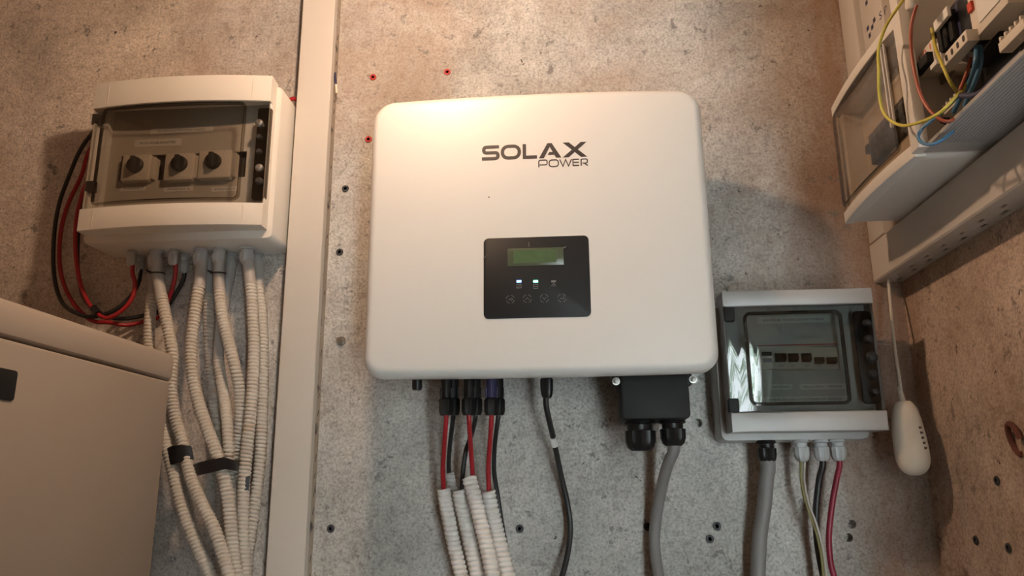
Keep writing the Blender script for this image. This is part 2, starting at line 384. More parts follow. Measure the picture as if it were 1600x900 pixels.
# ------------------------------------------------------------------ trunking on back wall
x0, x1 = -.411, -.353
t = thing('cable_trunking', 'tall cream plastic cable trunking running vertically between left box and inverter', 'trunking', (x0, 0, ZF))
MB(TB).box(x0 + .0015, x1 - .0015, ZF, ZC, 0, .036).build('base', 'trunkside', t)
m = MB(TB); m.loft([[(x0, z, .024), (x0, z, .0385), (x0 + .0015, z, .040), (x1 - .0015, z, .040), (x1, z, .0385), (x1, z, .024), (x1 - .0013, z, .024), (x1 - .0013, z, .0365), (x0 + .0013, z, .0365), (x0 + .0013, z, .024)] for z in (ZF, ZC)])
m.build('cover', 'trunk', t)
rs = random.Random(5); sm_ = None
for k in range(46):
    z_ = -.42 + k * .0245 + rs.uniform(-.004, .004); w_ = rs.choice((.008, .020)) ; hh = rs.uniform(.003, .006)
    MB(lambda u, v, w: Vector((x1 - .0016 + w, -u, v))).loft([[(w_ + .002, z_ - hh, d), (w_ + .0045, z_ - hh, d), (w_ + .0005, z_ + hh, d), (w_ - .002, z_ + hh, d)] for d in (-.001, .0003)]).build('slot', 'slotmark', t)
t2 = thing('wire_end', 'purple wire end with a white tip poking out of the trunking side', 'wire', at(524, 135, -.02))
MB().tube([at(523, 114, -.015), at(524, 125, -.02), at(525, 133, -.02)], .0022, 8).build('insulation', 'navy', t2)
MB().tube([at(525, 132, -.02), at(526, 146, -.018)], .0024, 8).build('tip', 'white_c', t2)

# ------------------------------------------------------------------ inverter
inv = thing('inverter', 'large cream solar inverter with rounded corners, display and lettering on its front', 'inverter', (0, -.02, .2))
def outline(i, w, dome=1):
    out = []; a, b = .241 - i, .2065 - i
    for rr in (None,):
        for cx, cy, t0, R in ((1, 1, 0, .034), (-1, 1, 90, .034), (-1, -1, 180, .028), (1, -1, 270, .028)):
            R = max(R - i, .004)
            for k in range(9):
                th = math.radians(t0 + 90 * k / 8); x = cx * (a - R) + R * math.cos(th); y = cy * (b - R) + R * math.sin(th)
                out.append((x, y))
            # intermediate points on the straight edges
            nx = {(1, 1): ((a - R), b, -(a - R), b), (-1, 1): (-a, b - R, -a, -b + R), (-1, -1): (-(a - R), -b, a - R, -b), (1, -1): (a, -b + R, a, b - R)}[(cx, cy)]
            for k in range(1, 12):
                q = k / 12; out.append((nx[0] + (nx[2] - nx[0]) * q, nx[1] + (nx[3] - nx[1]) * q))
    res = []
    for x, y in out:
        y2 = y + (.0055 if y > 0 else -.002) * (1 - (x / .241) ** 2) * min(1, abs(y) / .15) 
        res.append((x, y2 + .2070, w))
    return res
rings = [outline(.014, .098), outline(.013, .1), outline(.004, .145), outline(0, .165)]
for k in range(1, 9):
    a = math.pi / 2 * k / 8; rings.append(outline(.013 * (1 - math.cos(a)) , .165 + .0185 * math.sin(a)))
rings.append(outline(.03, .1845)); rings.append(outline(.08, .185)); 
m = MB(TB); m.loft(rings); m.build('front_cover', 'paint', inv, sharp=50)
MB(TB).rbox(-.215, .215, .022, .392, .018, .0985, .02, .004).build('rear_housing', 'heatsink', inv)
m = MB(TB)
for k in range(20): m.box(-.2 + k * .0205, -.197 + k * .0205, .03, .385, .002, .018)
fo = m.build('heatsink_fins', 'heatsink', inv)
MB(TB).box(-.12, .12, .30, .34, 0, .018).build('bracket', 'steel', inv)
# display
WP = .185
cp = MB(TB).rbox(-.0735, .0725, .0775, .1925, WP - .001, WP + .0012, .007, .0006, 6).build('control_panel', 'gloss', inv)
a, b = at(793, 388, -WP), at(881, 414, -WP)
MB(TB).box(a.x, b.x, b.z, a.z - .001, WP, WP + .0016, .0003).build('lcd_screen', 'lcd', cp)
MB(TB).box(a.x + .008, b.x - .010, b.z + .004, a.z - .004, WP, WP + .0018).build('lcd_window', plain('green_lcd_glow', (.065, .11, .05), .3, var=.12, scale=60), cp)
for px, mt in ((811, 'led_blue'), (837, 'led_green'), (865, 'icon')):
    c = at(px, 440, -WP); MB(TB).box(c.x - .0032, c.x + .0032, c.z - .0014, c.z + .0014, WP, WP + .0018, .0003).build('led', mt, cp)
W0, W1 = WP + .0012, WP + .0016
def icon(strokes, name, wd=.0006):
    m = MB(TB)
    for s, cl in strokes: m.stroke(s, wd, W0, W1, cl)
    return m.build(name, 'icon', cp)
def circ(c, r, n=20, a0=0, a1=360): return [(c.x + r * math.cos(math.radians(a0 + (a1 - a0) * k / n)), c.z + r * math.sin(math.radians(a0 + (a1 - a0) * k / n))) for k in range(n if a1 - a0 == 360 else n + 1)]
c = at(811, 447, -WP); X, Z = c.x, c.z
icon([([(X - .003, Z + .002), (X + .003, Z + .002), (X + .003, Z - .003), (X - .003, Z - .003)], True), ([(X - .003, Z - .003), (X + .003, Z + .002)], False)], 'status_icon')
c = at(837, 447, -WP); X, Z = c.x, c.z
icon([([(X - .003, Z + .002), (X + .003, Z + .002), (X + .003, Z - .0035), (X - .003, Z - .0035)], True), ([(X - .002, Z - .001), (X + .002, Z - .001)], False)], 'status_icon')
c = at(865, 445, -WP); X, Z = c.x, c.z
icon([([(X - .003, Z - .002), (X, Z + .002), (X + .003, Z - .002)], False), ([(X, Z - .001), (X, Z - .003)], False)], 'status_icon')
for k, (px, py) in enumerate(((797.5, 468), (824, 467), (850.5, 466.5), (878, 466))):
    c = at(px, py, -WP); X, Z = c.x, c.z; st = [(circ(c, .0056, 14, 20 + 90 * q, 80 + 90 * q), False) for q in range(4)]
    r = .0025
    st += [[([(X - r, Z), (X + r, Z + .0012), (X + r, Z - .0014), (X - r * .5, Z - .0014)], False)], [([(X - r, Z - r * .6), (X, Z + r * .6), (X + r, Z - r * .6)], False)],
           [([(X - r, Z + r * .6), (X, Z - r * .6), (X + r, Z + r * .6)], False)], [([(X + r, Z + r), (X + r, Z - r * .3), (X - r, Z - r * .3)], False)]][k]
    icon(st, 'button', .0005)
# scratches on the overlay
m = MB(TB)
for (p, q) in (((826, 379), (827, 386)), ((755, 405), (761, 399)), ((880, 388), (884, 386))):
    a, b = at(*p, -WP), at(*q, -WP); m.stroke([(a.x, a.z), (b.x, b.z)], .0006, W0 - .0002, W1)
m.build('scratch', 'icon', cp)
# lettering
def soft(pts, r, n=5):
    out = [pts[0]]
    for i in range(1, len(pts) - 1):
        a, b, c = Vector(pts[i - 1]), Vector(pts[i]), Vector(pts[i + 1]); d1, d2 = (a - b).normalized(), (c - b).normalized()
        k = min(r, (a - b).length * .5, (c - b).length * .5); p, q = b + d1 * k, b + d2 * k
        for j in range(n + 1):
            s = j / n; out.append(tuple(p * (1 - s) ** 2 + b * 2 * s * (1 - s) + q * s * s))
    return out + [pts[-1]]
pl, pr = at(753, 251, -WP), at(916.5, 243.5, -WP)
S = (pr.x - pl.x) / 9.17; LX, LZ = pl.x, pl.z
def letters(defs, wd, name):
    m = MB(TB)
    for j, (s, cl) in enumerate(defs):
        m.stroke([(LX + x * S, LZ + z * S) for x, z in s], wd * S, WP - .0002, WP + .0004 + j * 4e-6, cl)
    m.build(name, 'logo', inv)
h = 1.40; w = .30
letters([(soft([(1.52, h - .15), (.16, h - .15), (.16, .70), (1.42, .70), (1.42, .15), (0, .15)], .40), False),
         ([(x, z) for x, z in [(2.56 + px_, .70 + pz_) for px_, pz_ in rrect(.74, .55, .5, 6)]], True),
         ([(3.75, h), (3.75, .15), (4.85, .15)], False),
         ], w, 'lettering')
def polys(P4, name):
    m = MB(TB)
    for j, q in enumerate(P4): m.loft([[(LX + x * S, LZ + z * S, ww) for x, z in q] for ww in (WP - .0002, WP + .0004 + j * 4e-6)])
    m.build(name, 'logo', inv)
polys([[(5.02, 0), (5.44, 0), (6.16, h), (5.78, h)], [(6.52, 0), (6.98, 0), (6.16, h), (5.86, h - .12)], [(5.80, .30), (6.42, .30), (6.26, .56), (5.93, .56)],
       [(8.68, 0), (9.22, 0), (7.66, h), (7.12, h)], [(7.10, 0), (7.62, 0), (9.20, h), (8.70, h)]], 'lettering')
h2 = .66; y0 = -.84
P = lambda L: [(x, z + y0) for x, z in L]
letters([(soft(P([(5.0, -.0), (5.0, h2), (5.72, h2), (5.72, .22), (5.08, .22)]), .16), False),
         ([(6.30 + a_, y0 + .33 + b_) for a_, b_ in rrect(.40, .31, .24, 5)], True),
         (P([(6.82, h2), (7.10, .02), (7.34, h2 - .02), (7.58, .02), (7.86, h2)]), False),
         (P([(8.50, h2 - .04), (7.98, h2 - .04), (7.98, .05), (8.50, .05)]), False), (P([(8.05, .34), (8.48, .34)]), False),
         (soft(P([(8.68, 0), (8.68, h2 - .04), (9.22, h2 - .04), (9.22, .24), (8.80, .24)]), .14), False), (P([(8.98, .22), (9.26, 0)]), False)], .10, 'small_lettering')
c = at(764, 308, -WP); MB(TB).lathe([(0, .0011), (-.0004, .0009)], (c.x, -WP, c.z), (0, 1, 0), 8).build('paint_chip', 'logo', inv)

# parts under the inverter
def gland(parent, top, r, L, mat, name='cable_gland', seg=24, blank=False):
    """neck, hexagonal flange and ridged dome nut hanging straight down from top"""
    g = MB().lathe([(0, r * .95), (L * .12, r * 1.02), (L * .16, r * .8), (L * .36, r * .78)], top, (0, 0, -1), seg).build(name, mat, parent)
    gg = MB().lathe([(L * .33, r * .84), (L * .36, r), (L * .70, r * .98), (L * .90, r * .84), (L, r * .6)] + ([(L * .995, r * .1)] if blank else []), top, (0, 0, -1), 32, .10, 10)
    gg.build('dome_nut', mat, g) if parent.parent is None else None
    if parent.parent is not None: gg.build('dome_nut', mat, parent)
    return g
c = at(652, 592, -.11); MB().lathe([(-.012, .0075), (.0135, .0075), (.017, .006)], (c.x, c.y, .0085), (0, 0, -1), 16).build('port_cap', 'black', inv)
# terminal cover of the grid connection
ax, bx = at(971, 640, -.13).x, at(1078, 640, -.13).x
zb, zt = at(1020, 655, -.13).z, .022
tcv = MB(TB).rbox(ax, bx, zb, zt, .055, .135, .006, .003).build('terminal_cover', 'blackm', inv)
MB(TB).box(ax - .007, bx + .006, at(1020, 601, -.125).z, .022, .06, .128, .001).build('cover_flange', 'blackm', inv)
for px, py in ((963, 595), (1084, 592)):
    c = at(px, py, -.135); MB().lathe([(.002, .0055), (-.002, .0055), (-.002, .0036), (-.006, .0036), (-.007, .002)], c + Vector((0, .006, 0)), (0, 1, 0), 12).build('screw', 'chrome', inv)
c = at(999, 655, -.10); gland(inv, Vector((c.x, -.10, zb + .001)), .0225, .042, 'black', blank=True)
c = at(1050, 655, -.10); GB = Vector((c.x, -.10, zb + .001)); gland(inv, GB, .0185, .036, 'black')
c = at(854, 590, -.10); GC = Vector((c.x, -.10, .020)); gland(inv, GC, .0098, .042, 'black')

# ------------------------------------------------------------------ cables helper
def cable(name, pts, r, mat, label, cat='cable', seg=12, parts=None, group=None, step=.006):
    P = smooth(path(pts), step); o = MB().tube(P, r, seg).build(name, mat); tag(o, label, cat, group); return o
def hose_mesh(P, r, pitch=.0066, seg=20, amp=.26):
    def rf(L, a):
        ph = (L / pitch + a / (2 * math.pi)) % 1.0
        return r * (1 - amp + amp * (abs(math.sin(math.pi * ph)) ** .55))
    return MB().tube(P, r, seg, True, rf)
HS = .0008
def hose(pts, r, label, mat='hose', sleeve=None, group='white ribbed hoses', pitch=.0057, hollow=True):
    P = smooth(path(pts), HS)
    if sleeve:
        t = thing('conduit_hose', label, 'hose', path(sleeve)[0], group)
        hose_mesh(P, r, pitch).build('ribbed_hose', mat, t, sharp=80)
        MB().tube(smooth(path(sleeve), .004), r * .97, 20).build('sleeve', 'sleeve', t)
        return t
    o = hose_mesh(P, r, pitch).build('conduit_hose', mat, sharp=80)
    return tag(o, label, 'hose', group)

# comm cable
t = thing('data_cable', 'thin black cable with a white tag below the middle of the inverter', 'cable', GC)
P_ = smooth([GC - Vector((0, 0, .030))] + path([(853, 630, -.095), (857, 652, -.085), (866, 691, -.06), (876, 740, -.035), (887, 790, -.02), (891, 830, -.02), (886, 870, -.03), (877, 905, -.04), (868, 940, -.05)]), .005)
MB().tube(P_, .0042, 10).build('sheath', 'blackc', t)
MB().tube([at(864, 684, -.066), at(867, 697, -.058)], .0049, 12).build('tag', 'label', t)
# plug-in solar cables
def solar(px, yD, pts, col, lab, body='black'):
    top = at(px, 594, yD); top.z = .021
    t = thing('solar_cable', lab, 'cable', top, 'solar cables under the inverter')
    zn0, zn1 = at(px, 624, yD).z, at(px, 649, yD).z; h_ = .021
    MB().lathe([(0, .0078), (h_ - zn0 - .004, .0078), (h_ - zn0, .0066)], top, (0, 0, -1), 16, .12, 4).build('plug_body', body, t)
    bot = Vector((top.x, top.y, zn0))
    MB().lathe([(-.002, .0080), (.001, .0104), (zn0 - zn1 - .005, .0104), (zn0 - zn1, .0082)], bot, (0, 0, -1), 28, .13, 7).build('plug_nut', 'black', t)
    m = MB()
    for sx in (-1, 1): m.lathe([(0, .0016), (.014, .0013)], (top.x + sx * .0075, top.y - .003, zn0 + .016), (0, 0, -1), 8)
    m.build('latch', body, t)
    P = smooth([Vector((top.x, top.y, zn1 + .003)), Vector((top.x, top.y, zn1 - .004))] + path(pts), .006)
    MB().tube(P, .0034, 12).build('wire', M[col], t); return t
solar(698, -.125, [(694, 700, -.100), (692, 735, -.080), (694, 772, -.062), (700, 800, -.055)], 'red', 'red solar cable leftmost under the inverter, entering the first white hose')
solar(708.5, -.100, [(703, 695, -.070), (701, 725, -.055), (703, 748, -.045), (710, 775, -.040)], 'blackc', 'black solar cable behind the leftmost red one, entering the grey hose')
solar(733, -.125, [(735, 690, -.108), (737, 720, -.092), (740, 755, -.078), (748, 785, -.070)], 'red', 'red solar cable crossing in front of a black one, under the middle plugs')
solar(743, -.100, [(738, 675, -.082), (728, 705, -.072), (723, 740, -.066), (721, 778, -.060), (726, 800, -.055)], 'blackc', 'black solar cable crossing behind the middle red cable')
solar(768, -.125, [(765, 700, -.104), (763, 735, -.088), (765, 775, -.075), (772, 800, -.068)], 'red', 'red solar cable rightmost, entering the right white hose', 'navy')
solar(778, -.100, [(773, 695, -.075), (772, 735, -.055), (777, 770, -.042), (783, 810, -.036), (790, 850, -.035)], 'blackc', 'black solar cable rightmost, passing behind the right white hose')
hose([(702, 738, -.046), (708, 765, -.040), (720, 805, -.034), (730, 850, -.032), (736, 905, -.032), (740, 945, -.032)], .0075, 'short greyish hose end behind the white hoses under the inverter', 'sleeve', group='hoses under the inverter')
hose([(693, 764, -.062), (699, 800, -.058), (709, 850, -.056), (722, 905, -.056), (731, 945, -.056)], .0105, 'white spiral hose leftmost under the inverter', 'hose2', group='hoses under the inverter', pitch=.0069)
hose([(717, 766, -.066), (724, 800, -.062), (735, 850, -.060), (747, 905, -.060), (755, 945, -.060)], .0105, 'white spiral hose second from left under the inverter', 'hose2', group='hoses under the inverter', pitch=.0069)
hose([(733, 747, -.085), (741, 775, -.089), (752, 820, -.088), (762, 860, -.090), (771, 905, -.092), (778, 945, -.092)], .0108, 'white spiral hose third from left, its open end highest', 'hose2', group='hoses under the inverter', pitch=.0069)
hose([(762, 767, -.078), (769, 800, -.072), (781, 850, -.068), (795, 905, -.068), (803, 945, -.068)], .0112, 'white spiral hose rightmost under the inverter', 'hose2', group='hoses under the inverter', pitch=.0069)
# grey cable of the inverter
P_ = smooth([GB - Vector((0, 0, .024)), GB - Vector((0, 0, .042))] + path([(1042, 730, -.075), (1031, 775, -.045), (1024, 820, -.028), (1023, 855, -.028), (1030, 905, -.04), (1036, 945, -.05)]), .006)
tag(MB().tube(P_, .0082, 16).build('power_cable', 'greyc', sharp=80), 'thick grey cable bending down from the black cover under the inverter', 'cable')

# ------------------------------------------------------------------ wall boxes
def strip(T, u0, u1, v0, v1, w0, w1, bulge, ch=.002, n=14):
    m = MB(T); rings = []
    for k in range(n + 1):
        q = k / n; u = u0 + (u1 - u0) * q; b = bulge * (1 - (2 * q - 1) ** 2); W = w1 + b
        e = .0 if 0 < k < n else ch
        rings.append([(u, v0, w0), (u, v1, w0), (u, v1, W - ch), (u, v1 - ch * .3, W - ch * .3), (u, v1 - ch, W - e * .5), (u, v0 + ch, W - e * .5), (u, v0 + ch * .3, W - ch * .3), (u, v0, W - ch)])
    return m.loft(rings)
def wallbox(name, label, T, u0, u1, v0, v1, rim, wb, wf, bulge, va, vb, mat, glass, pane, panelmat, slot, wp, hinge=None, rim_tint='slot', pin=(.03, .045, .012, .012), cat='junction box'):
    """u/v extents of the lid; va..vb extent of the see-through door; rim = body overhang"""
    org = T((u0 + u1) / 2, v0, 0); t = thing(name, label, cat, org)
    rl, rr_, rb, rt = rim
    m = MB(T); cu, cv = (u0 - rl + u1 + rr_) / 2, (v0 - rb + v1 + rt) / 2; a, b = (u1 + rr_ - u0 + rl) / 2, (v1 + rt - v0 + rb) / 2
    R = lambda i, w_: [(cu + x, cv + y, w_) for x, y in rrect(a - i, b - i, max(.010 - i, .001), 5)]
    m.loft([R(.003, 0), R(.0, .004), R(0, wb - .003), R(.0015, wb), R(.018, wb), R(.018, .006)]); m.build('body', mat, t)
    # lid: top strip, bottom strip and both cheeks
    q = .0035
    m = strip(T, u0, u1, vb, v1, wf - .012, wf, bulge)
    m.box(u0 + .0006, u1 - .0006, v1 - q, v1 - .0006, wb - .004, wf - .006); m.build('lid_top', mat, t)
    m = strip(T, u0, u1, v0, va, wf - .012, wf, bulge)
    m.box(u0 + .0006, u1 - .0006, v0 + .0006, v0 + q, wb - .004, wf - .006); m.build('lid_bottom', mat, t)
    m = MB(T); m.box(u0 + .0003, u0 + q, v0 + .0003, v1 - .0003, wb - .004, wf - .0065).build('lid_cheek', mat, t); MB(T).box(u1 - q, u1 - .0003, v0 + .0003, v1 - .0003, wb - .004, wf - .0065).build('lid_cheek', mat, t)
    d = strip(T, u0 + .001, u1 - .001, va + .0008, vb - .0008, wf - .005, wf - .0015, bulge, .0008).build('door', glass, t)
    # raised window; rim tinted dark to imitate refraction along its edge
    pu0, pu1, pv0, pv1 = u0 + pin[0], u1 - pin[1], va + pin[2], vb - pin[3]
    def wsurf(u): s_ = (u - u0) / (u1 - u0); return wf + bulge * (1 - (2 * s_ - 1) ** 2)
    cu, cv, a, b = (pu0 + pu1) / 2, (pv0 + pv1) / 2, (pu1 - pu0) / 2, (pv1 - pv0) / 2
    def rr2(i, dw):
        out = []
        base = rrect(a - i, b - i, .010 - min(i, .004), 5)
        for k in range(len(base)):
            p_, n_ = Vector(base[k]), Vector(base[(k + 1) % len(base)]); ns = 10 if abs(p_.x - n_.x) > .05 else 1
            for j in range(ns):
                x_, y_ = p_ + (n_ - p_) * (j / ns); out.append((cu + x_, cv + y_, wsurf(cu + x_) + dw))
        return out
    m = MB(T); m.loft([rr2(0, -.002), rr2(0, .0015), rr2(.0022, .0022), rr2(.0044, .0012), rr2(.0044, -.002)], (False, False)); m.build('window_rim', M['rim' + rim_tint], d)
    strip(T, pu0 + .004, pu1 - .004, pv0 + .004, pv1 - .004, wsurf(cu) - .0012 - bulge * .12, wsurf(cu) - .0002 - bulge * .12, bulge * .12, .0003).build('window_pane', pane, d)
    # inner panel with slot
    s0, s1, sz0, sz1 = slot
    m = MB(T); i0, i1, j0, j1 = u0 + .006, u1 - .006, v0 + .006, v1 - .006
    m.box(i0, i1, sz1, j1, wp - .003, wp); m.box(i0, i1, j0, sz0, wp - .003, wp); m.box(i0, s0, sz0, sz1, wp - .003, wp); m.box(s1, i1, sz0, sz1, wp - .003, wp)
    m.build('inner_panel', panelmat, t)
    MB(T).box(s0 - .003, s1 + .003, sz0 - .003, sz1 + .003, wp - .014, wp - .011).build('slot_shadow_plate', 'slot', t)
    return t, d
M['rimslot'] = smoky('smoked_rim_dark', (.25, .24, .23), .05)
M['rimlight'] = smoky('smoked_rim_brown', (.50, .47, .43), .05)
def label(T, t, u0, u1, v0, v1, w_, s, inset=.12, hh=.36, mat='label', ink='ink', k_=1):
    p = MB(T).box(u0, u1, v0, v1, w_, w_ + .0004).build('paper_label', mat, t)
    if s: text('printed_text', s, u0 + (u1 - u0) * inset, (v0 + v1) / 2 - (v1 - v0) * hh / 2, (u1 - u0) * (1 - 2 * inset), (v1 - v0) * hh, w_ + .0006, T, ink, p)
M['rimslot_'] = smoky('smoked_latch_recess', (.35, .32, .29), .08)
# ---- left box
WF = .110
a = at(150, 131, -WF); b = at(408, 359, -WF); u0, u1, v0, v1 = -.7245, -.427, .2505, .5065
va = at(270, 317, -(WF + .012)).z; vb = at(290, 158, -(WF + .012)).z
wpL = .072
sa, sb = at(184, 284, -wpL), at(386, 236, -wpL)
BL, DL = wallbox('isolator_box', 'beige wall box with bowed smoked door showing three rotary switches', TB, u0, u1, v0, v1, (.004, .0095, .014, -.006), .085, WF, .013, va, vb, 'pvcbox', 'clear', 'clear', 'panelL', (sa.x, sb.x, sa.z, sb.z), wpL, rim_tint='light', pin=(.020, .036, .003, .003))
# recessed line panels moulded into the strips
for (vv0, vv1) in ((vb + .004, v1 - .005), (v0 + .006, va - .004)):
    m = MB(TB)
    for uu in (u0 + .026, u1 - .029): 
        s_ = (uu - u0) / (u1 - u0); ww = WF + .013 * (1 - (2 * s_ - 1) ** 2); m.box(uu - .0006, uu + .0006, vv0, vv1, ww - .002, ww + .0005)
    m.build('moulded_line', 'pvcbox3', BL)
for px0, px1, py0, py1, kx, ky in ((187, 236, 240, 283, 210, 257), (254, 304, 238, 282, 279, 255), (307, 362, 233, 279, 332, 251)):
    wd = wpL + .012; p, q = at(px0, py1, -wd), at(px1, py0, -wd)
    sw = MB(TB).rbox(p.x, q.x, p.z, q.z, wpL - .008, wd, .003, .002).build('rotary_switch', 'device', BL)
    MB(TB).box(q.x, q.x + .006, p.z + .004, q.z - .004, wpL - .008, wd - .003, .001).build('switch_side', 'device', sw)
    k = at(kx, ky, -(wd + .004)); m = MB(TB); m.lathe([(0, .0135), (-.006, .0130), (-.0075, .0115)], (k.x, -wd, k.z), (0, 1, 0), 24)
    m.box(k.x - .0035, k.x + .0035, k.z - .012, k.z + .012, wd + .006, wd + .014, .0015); m.build('knob', 'knob', sw)
for (x_0, y_0, x_1, y_1, s) in ((235, 210, 333, 197, 'ELECTRICAL DISTRIBUTION BY SYNERGY'), (210, 230, 284, 216, 'PV DC SOLAR ISOLATORS'),
                                 (188, 299, 228, 291, 'STRING 1'), (256, 300, 302, 291, 'STRING 2'), (330, 300, 372, 291, 'STRING 3')):
    p, q = at(x_0, y_0, -wpL), at(x_1, y_1, -wpL); label(TB, BL, p.x, q.x, p.z, q.z, wpL, s, hh=.34 if y_0 < 250 else .3)
MB(TB).rbox(at(395, 240, -WF).x, at(417, 240, -WF).x, va + .008, vb - .008, WF - .012, WF - .0065, .004, .001).build('latch_recess', 'rimslot_', BL)
for py in (192, 214, 237, 262, 283):
    c = at(405, py, -(WF - .004)); big = py in (192, 262, 283)
    MB().lathe([(0, .0065 if big else .0045), (-.006, .006 if big else .004), (-.0085, .0035)], c + Vector((0, .004, 0)), (0, 1, 0), 16).build('latch_stud', 'chrome' if py in (192, 262) else 'knob', DL)
for py in (187, 292):
    c = at(150 if py < 200 else 140, py, -(WF - .01)); MB(TB).box(c.x - .005, c.x + .009, c.z - .009, c.z + .009, WF - .016, WF - .006, .001).build('hinge', 'knob', DL)
zgl = v0 - .016
def lg(px, Y, r, L, mat='gland'):
    c = at(px, 385, Y); c.z = zgl + .001; gland(BL, c, r, L, mat); return c
for px, r, L in ((245, .0118, .028), (315, .0122, .026), (344, .0122, .026), (387, .0125, .026)): lg(px, -.042 if px != 0 else 0, r, L)
lg(208, -.045, .0082, .026); lg(273, -.045, .0085, .026)
for px in (221, 290, 362, 404): lg(px, -.015, .0088, .032)

# ---- right box
WF2 = .100
u0, u1, v0, v1 = .2655, .4765, -.0735, .1285
va = at(1260, 643, -WF2).z; vb = at(1250, 476, -WF2).z
wpR = .078
sa, sb = at(1184, 577, -wpR), at(1308, 540, -wpR)
BR, DR = wallbox('breaker_box', 'grey wall box with flat smoked door showing a row of breakers', TB, u0, u1, v0, v1, (.0085, -.010, .010, -.012), .055, WF2, 0, va, vb, 'pvcbox2', 'clear2', 'clear2w', 'panel', (sa.x, sb.x, sa.z, sb.z), wpR, pin=(.027, .046, .009, .009))
br = [(1186, 1206), (1208, 1229), (1229, 1248), (1250, 1268), (1270, 1288), (1289, 1308)]
for k, (p0, p1) in enumerate(br):
    wd = wpR + .006; p, q = at(p0, 577, -wd), at(p1, 541, -wd)
    bk = MB(TB).box(p.x, q.x, p.z, q.z, wpR - .01, wd, .0008).build('circuit_breaker', 'device', BR)
    c0, c1 = at(p0 + 3, 566 if k < 4 else 569, -wd), at(p1 - 3, 552 if k < 4 else 558, -wd)
    if k == 0:
        a_, b_ = at(1190, 553, -wd), at(1205, 550, -wd); MB(TB).box(a_.x, b_.x, a_.z - .003, b_.z, wd, wd + .002).build('marking', 'blackm', bk)
        a_, b_ = at(1193, 566, -wd), at(1205, 560, -wd); MB(TB).box(a_.x, b_.x, a_.z, b_.z, wd, wd + .002).build('test_button', 'navy', bk)
    else:
        MB(TB).loft([[(c0.x, c0.z, wd), (c1.x, c0.z, wd), (c1.x, c1.z, wd), (c0.x, c1.z, wd)], [(c0.x, c0.z + .003, wd + .009), (c1.x, c0.z + .003, wd + .009), (c1.x, c1.z - .001, wd + .007), (c0.x, c1.z - .001, wd + .007)]]).build('toggle', 'blackm', bk)
        text('rating_text', 'C%d' % [0, 32, 32, 20, 16, 10][k], (c0.x + c1.x) / 2 - .003, at(p0, 573, -wd).z, .006, .0028, wd + .0004, TB, 'ink', bk)
p, q = at(1184, 541, -wpR), at(1308, 538, -wpR); MB(TB).box(p.x, q.x, p.z, p.z + .0016, wpR, wpR + .0012).build('red_line', 'red_ink', BR)
for (x_0, y_0, x_1, y_1, s) in ((1184, 506, 1296, 493, 'ELECTRICAL DISTRIBUTION BY SYNERGY'), (1204, 609, 1238, 600, 'GENERAL'), (1250, 609, 1322, 599, 'MAIN SUPPLY   GENERAL'), (1192, 630, 1326, 618, 'INVERTER INPUT AND OUTPUT DISTRIBUTION  METER BOX')):
    p, q = at(x_0, y_0, -wpR), at(x_1, y_1, -wpR); label(TB, BR, p.x, q.x, p.z, q.z, wpR, s, .08, .34)
for px, py in ((1140, 491), (1147, 633)):
    c = at(px, py, -WF2); MB(TB).box(c.x - .0068, c.x + .0068, c.z - .0095, c.z + .0095, WF2 - .012, WF2 + .0015, .0012).build('hinge', 'blackm', DR)
lt = MB(TB).rbox(at(1343, 560, -WF2).x, at(1372, 560, -WF2).x, va + .010, vb - .010, WF2 - .008, WF2 - .0055, .006, .001).build('latch_recess', 'black', DR)
for px, py, r in ((1355, 505, .006), (1358, 530, .0065), (1362, 558, .0085), (1364, 585, .007), (1367, 612, .006)):
    c = at(px, py, -WF2); MB().lathe([(.006, r), (-.001, r * .95), (-.004, r * .6), (-.0046, r * .1)], (c.x, -WF2, c.z), (0, 1, 0), 18).build('latch_roller', 'blackm', DR)
zg = v0 - .010
c = at(1196, 682, -.05); G1 = Vector((c.x, -.05, zg + .001)); gland(BR, G1, .0138, .032, 'black')
GG = []
for px in (1250, 1281, 1307):
    c = at(px, 682, -.05); g = Vector((c.x, -.05, zg + .001)); GG.append(g); gland(BR, g, .0110, .030, 'gland')

P_ = smooth([G1 - Vector((0, 0, .022)), G1 - Vector((0, 0, .04))] + path([(1198, 745, -.046), (1194, 790, -.040), (1187, 840, -.034), (1184, 905, -.03), (1183, 945, -.03)]), .006)
tag(MB().tube(P_, .0105, 18).build('power_cable', 'greyc', sharp=80), 'thick grey cable hanging from the black gland of the breaker box', 'cable')
for g, pts, r, mt, lb in ((GG[1], [(1280, 750, -.042), (1275, 800, -.036), (1277, 850, -.034), (1287, 905, -.04), (1294, 945, -.04)], .0047, 'blackc', 'black cable from the middle grey gland of the breaker box'),
                          (GG[2], [(1308, 745, -.044), (1300, 790, -.038), (1295, 840, -.036), (1298, 880, -.036), (1304, 905, -.038), (1310, 945, -.04)], .0042, 'pink', 'dark red cable from the rightmost gland of the breaker box')):
    tag(MB().tube(smooth([g - Vector((0, 0, .024)), g - Vector((0, 0, .036))] + path(pts), .006), r, 12).build('single_cable', mt, sharp=80), lb, 'cable')
for dx, mt, lb in ((-.0028, 'olive', 'thin yellow green earth wire from the left grey gland of the breaker box'), (.0028, 'paleg', 'thin pale wire beside the earth wire from the left grey gland')):
    g = GG[0] + Vector((dx, 0, 0)); k = dx * 1000 * .8
    tag(MB().tube(smooth([g - Vector((0, 0, .024)), g - Vector((0, 0, .034))] + path([(1254 + k, 750, -.052), (1261 + k, 785, -.054), (1275 + k, 825, -.054), (1285 + k, 865, -.052), (1289 + k, 905, -.05), (1291 + k, 945, -.05)]), .006), .0019, 8).build('thin_wire', mt, sharp=80), lb, 'wire')

